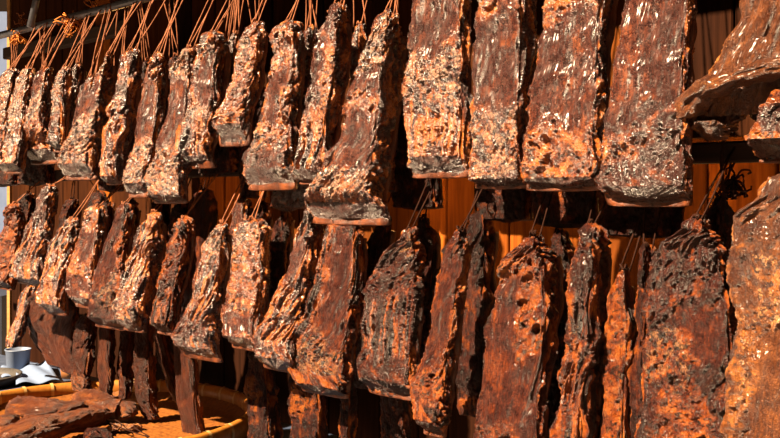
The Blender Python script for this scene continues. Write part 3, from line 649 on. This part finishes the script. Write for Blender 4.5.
# ------------------------------------------------------------------ table, tray and what stands on it
TZ = -0.67
tb = empty('table', (-1.3, 3.0, -1.45)); tag(tb, 'blue-grey table top under the woven tray and papers', 'table')
og = (-1.3, 3.0, -1.45)
tt_ = link_mesh('table_top', *(lambda a: ([tuple(v) for v in a], [(0, 1, 2, 3), (7, 6, 5, 4), (0, 4, 5, 1), (1, 5, 6, 2), (2, 6, 7, 3), (3, 7, 4, 0)]))(
    [np.array([x, y, z]) for z in (TZ, TZ - .03) for (x, y) in ((-2.3, 2.6), (-0.3, 1.55), tuple(rack(s_of((-0.3, 1.9)) + 0.35, .46, 0)[:2]), tuple(rack(s_left + .3, .46, 0)[:2]))]), M['tabletop'], tb, False, None, og)
for (lx, ly) in ((-2.1, 2.75), (-0.45, 1.85), (-1.85, 3.9)):
    V, F = tube([(lx, ly, -1.45), (lx, ly, TZ - .03)], 0.025, 8)
    link_mesh('leg', V, F, M['beam'], tb, True, None, og)

TC = np.array([-0.86, 2.72]); TR = 0.455
def bamboo_tray():
    og = (TC[0], TC[1], TZ)
    root = empty('woven_tray', og); tag(root, 'round woven bamboo tray with a thick cane rim under the lowest strips', 'tray')
    V = []; F = []; nr, na = 70, 220; rr = random.Random(2)
    for i in range(nr + 1):
        r = TR * i / nr
        for j in range(na):
            a = 2 * math.pi * j / na; x, y = r * math.cos(a), r * math.sin(a)
            wv = 0.0022 * math.sin(x * 230) * math.cos(y * 230) * (1 if r > .01 else 0)
            V.append((x, y, 0.006 + wv + 0.035 * max(0, (r / TR - .86) / .14) ** 2))
    for i in range(nr):
        for j in range(na):
            k = (j + 1) % na; F.append((i * na + j, i * na + k, (i + 1) * na + k, (i + 1) * na + j))
    link_mesh('woven_bottom', V, F, M['trayweave'], root)
    n = 120; V = []; F = []
    prof = [(-.012, .012), (-.014, .045), (-.008, .060), (.004, .064), (.014, .058), (.017, .040), (.015, .004), (-.002, .0)]
    for j in range(n):
        a = 2 * math.pi * j / n
        for (dr, z) in prof: V.append(((TR + dr) * math.cos(a), (TR + dr) * math.sin(a), z))
    m = len(prof)
    for j in range(n):
        for k in range(m):
            F.append((j * m + k, ((j + 1) % n) * m + k, ((j + 1) % n) * m + (k + 1) % m, j * m + (k + 1) % m))
    rim = link_mesh('rim', V, F, M['bamboo'], root)
    for q in range(32):
        a0 = 2 * math.pi * q / 32; V = []; F = []
        for j in range(3):
            a = a0 + (j - 1) * 0.011
            for (dr, z) in prof: V.append(((TR + dr * 1.15 + .0005) * math.cos(a), (TR + dr * 1.15 + .0005) * math.sin(a), z * 1.04))
        for j in range(2):
            for k in range(m): F.append((j * m + k, (j + 1) * m + k, (j + 1) * m + (k + 1) % m, j * m + (k + 1) % m))
        link_mesh('binding', V, F, M['binding'], rim)
bamboo_tray()

def lump(name, label, group, pts, w, h, mat='red', base='D', zones=(), nr=110, nc=64, amp=1.2, cat='meat', seed=3, parent=None):
    """a dried piece lying along a path; w half widths and h half heights per point"""
    P = np.array(pts, float); n = len(P); t = np.linspace(0, n - 1, nr)
    C = np.stack([smooth1(np.interp(t, range(n), P[:, k]), 8) for k in range(3)], -1)
    Wd = smooth1(np.interp(t, range(n), w), 6); Hd = smooth1(np.interp(t, range(n), h), 6)
    T_ = np.gradient(C, axis=0); T_ /= np.linalg.norm(T_, axis=1)[:, None]
    S_ = np.cross(T_, np.array([0, 0, 1.0])); S_ /= np.linalg.norm(S_, axis=1)[:, None]; Up = np.cross(S_, T_)
    e = np.linspace(-1, 1, nr); cap = np.clip((1 - np.abs(e) ** 8), 0.02, 1) ** 0.5
    an = np.arange(nc) / nc * 2 * math.pi
    ca, sa = np.cos(an), np.sin(an)
    sx = np.sign(ca) * np.abs(ca) ** 0.8; sy = np.sign(sa) * np.abs(sa) ** 0.8
    R3 = S_[:, None, :] * (Wd * cap)[:, None, None] * sx[None, :, None] + Up[:, None, :] * (Hd * cap)[:, None, None] * sy[None, :, None]
    Q = (C[:, None, :] + R3).reshape(-1, 3)
    X = np.stack([np.outer(Wd, sx), np.outer(Hd, sy), np.repeat(t[:, None] * 0.05, nc, 1)], -1).reshape(-1, 3)
    Nn = S_[:, None, :] * (Hd[:, None] * sx[None, :])[:, :, None] + Up[:, None, :] * (Wd[:, None] * sy[None, :])[:, :, None]
    Nn = Nn.reshape(-1, 3); Nn /= (np.linalg.norm(Nn, axis=1)[:, None] + 1e-9)
    f = np.ones(len(Q))
    hh, fat, chr_, pale = fields(X, np.tile(an / (2 * math.pi), nr), np.repeat(t / (n - 1), nc), f, seed, list(zones), base, amp)
    hh = hh + (fb(X * 22, seed + 40, 3) - 0.5) * 0.030 + 0.006 * (ridge(vn(X * np.array([40, 40, 18]), seed + 44)) - .5)
    Q = Q + Nn * hh[:, None]
    if parent is None and name != 'fold': Q[:, 2] = np.maximum(Q[:, 2], TZ + 0.0085)
    F = grid_faces(nr, nc)
    o = link_mesh(name, Q, F, M[mat], parent, True, {'layers': np.stack([fat, chr_, pale, np.ones_like(fat)], -1)}, tuple(C[nr // 2]))
    o.location = tuple(C[nr // 2])
    if label: tag(o, label, cat, group)
    return o
def at(px, py, off):
    b = on_line(px, off); return (b[0], b[1], (HY - py) / FPX * b[1])
fo = lump('fold', None, None, [at(684,128,.03), at(686,112,.01), at(698,97,0), at(718,85,-.01), at(745,74,-.015), at(775,66,-.015), at(812,62,-.01)],
     [.020,.024,.026,.026,.026,.028,.028], [.016,.018,.018,.018,.018,.02,.02], mat='belly', base='L', seed=21, nr=130)
fo.parent = belly; fo.location = Vector(fo.location) - belly.location
def tp(px, py, z=0.03):                      # a spot on the tray seen at this column and row
    Y = -(TZ + z) * FPX / (py - HY); return (col_a(px) * Y, Y, TZ + z)
GM = 'dried meat pieces lying in the woven tray'
lump('dried_meat_piece', 'folded purple-brown piece with curled edges lying foremost against the cane rim', GM, [tp(12,402,.05), tp(26,408,.055), tp(45,412,.055), tp(64,410,.055), tp(77,406,.05)], [.03,.055,.06,.055,.03], [.022,.034,.036,.034,.022], seed=3, base='D', mat='dried')
lump('dried_meat_piece', 'long pinkish-brown piece lying under the knotty dark strip', GM, [tp(74,398,.05), tp(90,404,.055), tp(108,408,.05), tp(124,410,.045), tp(133,414,.04)], [.03,.055,.055,.045,.02], [.025,.04,.036,.03,.02], seed=5, base='P', mat='dried', zones=[('D',.5,.5,.5,.5)])
lump('dried_meat_piece', 'long ropy piece stretched across the front of the tray', GM, [tp(-6,440,.05), tp(20,434,.06), tp(45,430,.06), tp(70,422,.055), tp(95,416,.05), tp(112,414,.045)], [.03,.045,.045,.04,.035,.02], [.024,.036,.036,.034,.03,.02], seed=8, base='D', mat='dried')
lump('dried_meat_piece', 'short brown piece at the tray edge below the folded piece', GM, [tp(-14,424,.03), tp(4,424,.035), tp(18,422,.03)], [.03,.045,.02], [.02,.03,.018], seed=9, base='D', mat='dried', nr=60)
lump('dried_meat_piece', 'dark wrinkled piece at the very front of the tray beside the bare weave', GM, [tp(84,440,.03), tp(98,436,.035), tp(112,440,.03)], [.02,.04,.02], [.018,.026,.016], seed=11, base='D', mat='back', nr=70)
lump('dried_meat_piece', 'thin yellow-brown sliver lying alone on the bare weave', GM, [tp(102,430,.018), tp(116,428,.02), tp(130,428,.018), tp(140,426,.014)], [.012,.028,.024,.008], [.008,.012,.012,.008], seed=12, base='F', mat='belly', nr=60)
V, F = tube([tp(100 + 22 * t + 14 * math.sin(5 * t), 424 + 8 * math.cos(4 * t) + 3 * t, .035) for t in np.linspace(0, 2.1, 40)], .0016, 6)
tag(link_mesh('twine_loop', V, F, M['darktwine']), 'loose loop of dark twine on the bare weave of the tray', 'twine')

# pan, papers, cup, tub
def lathe(prof, c, n=48):
    V = []; F = []; m = len(prof)
    for j in range(n):
        a = 2 * math.pi * j / n
        for (r, z) in prof: V.append((c[0] + r * math.cos(a), c[1] + r * math.sin(a), c[2] + z))
    for j in range(n):
        for k in range(m - 1): F.append((j * m + k, ((j + 1) % n) * m + k, ((j + 1) % n) * m + k + 1, j * m + k + 1))
    return V, F
V, F = lathe([(0, 0.001), (.13, .001), (.15, .012), (.155, .035), (.148, .036), (.142, .014), (.12, .010), (0, .010)], (-1.50, 3.42, TZ))
pan = link_mesh('black_plate', V, F, M['black']); tag(pan, 'round black iron plate beside the papers, cut by the photo edge', 'plate')
V, F = lathe([(0, .012), (.05, .012), (.055, .018), (.03, .026), (0, .028)], (-1.47, 3.27, TZ))
tag(link_mesh('white_saucer', V, F, M['paper']), 'small white dish sitting on the black iron plate', 'dish')
def sheet(name, label, pts, grp, z0):
    n = 14; V = []; F = []; A, B, C_, D_ = [np.array(q) for q in pts]
    for i in range(n + 1):
        for j in range(n + 1):
            u, v = i / n, j / n
            p = (A * (1 - u) + B * u) * (1 - v) + (D_ * (1 - u) + C_ * u) * v
            V.append((p[0], p[1], z0 + .012 * math.sin(u * 5 + v * 2 + z0 * 90) ** 2 + .018 * u * v))
    for i in range(n):
        for j in range(n):
            a = i * (n + 1) + j; F.append((a, a + 1, a + n + 2, a + n + 1))
    o = link_mesh(name, V, F, M['paper']); s = o.modifiers.new('thickness', 'SOLIDIFY'); s.thickness = .001
    tag(o, label, 'paper', grp)
sheet('paper_sheet', 'white paper sheet with a raised corner, behind the cane rim', [tp(16,390,0)[:2], tp(62,386,0)[:2], tp(46,371,0)[:2], tp(16,374,0)[:2]], 'papers on the table', TZ + .014)
sheet('paper_sheet', 'white paper sheet partly under the other, next to the white cup', [tp(-8,381,0)[:2], tp(30,378,0)[:2], tp(38,368,0)[:2], tp(2,369,0)[:2]], 'papers on the table', TZ + .002)
cup = lathe([(0, .0), (.036, .0), (.040, .004), (.046, .085), (.049, .088), (.049, .092), (.044, .090), (.037, .008), (0, .006)], (-1.445, 3.66, TZ))
tag(link_mesh('plastic_cup', cup[0], cup[1], M['plastic']), 'milky white plastic cup standing behind the black iron plate', 'cup')
tub = lathe([(0, 0), (.040, 0), (.043, .03), (.043, .075), (.038, .08), (0, .08)], (-1.20, 3.56, TZ))
tag(link_mesh('wooden_block', tub[0], tub[1], M['tub']), 'round brown wooden block under the ham-like piece', 'block')
tag(box('drape_box', -2.7, -2.02, 4.9, 5.4, -1.0, -0.50, M['navy']), 'dark blue crate beyond the end of the table', 'crate')  # plain box standing in for a distant dark blue drape

# frayed knots of orange twine on the upper rail
def tuft(px, py, off, size, n, label, mat='knot', seed=1):
    rr = random.Random(seed); b = on_line(px, off); c = (b[0], b[1], (HY - py) / FPX * b[1])
    V = []; F = []
    for k in range(n):
        p = Vector((0, 0, 0)); d = Vector((rr.gauss(0, 1), rr.gauss(0, 1), rr.gauss(-.3, 1))).normalized(); pts = []
        for i in range(9):
            pts.append(p.copy()); p += d * size * 0.22; d = (d + Vector((rr.gauss(0, .6), rr.gauss(0, .6), rr.gauss(-.25, .6)))).normalized()
            if p.length > size: d = (d - p.normalized() * .9).normalized()
        v, f = tube(pts, 0.0018, 5); o = len(V); V += v; F += [tuple(q + o for q in ff) for ff in f]
    o = link_mesh('twine_tuft', V, F, M[mat]); o.location = c
    tag(o, label, 'twine', 'frayed tufts of twine on the rails')
tuft(18, 35, .11, .035, 14, 'small frayed orange tuft of twine nearest the far end of the steel rail', seed=1)
tuft(72, 20, .12, .048, 26, 'large ragged orange tuft of twine hanging from the steel rail', seed=2)
tuft(22, 19, .14, .03, 12, 'small reddish tuft of twine beside the slanting steel rod', 'twine', seed=3)
tuft(93, 6, .22, .03, 14, 'orange tuft of twine lying on the timber beam', seed=4)
tuft(735, 180, .12, .028, 26, 'dark tuft of twine knotted under the dark wooden rail', 'darktwine', seed=5)
def loose(px0, py0, px1, py1, off, label, mat, r=.0017):
    a, b = on_line(px0, off), on_line(px1, off)
    p0 = (a[0], a[1], (HY - py0) / FPX * a[1]); p1 = (b[0], b[1], (HY - py1) / FPX * b[1])
    rt = empty('hanging_twine', p0); rt.location = p0
    tag(rt, label, 'twine', 'spare cords on the rails'); cord(rt, p0, p1, M[mat], r, .01, 'strand', 20)
loose(727, 130, 722, 215, .09, 'black cord hanging straight down from the ragged tuft by the nearest slab', 'darktwine', .003)
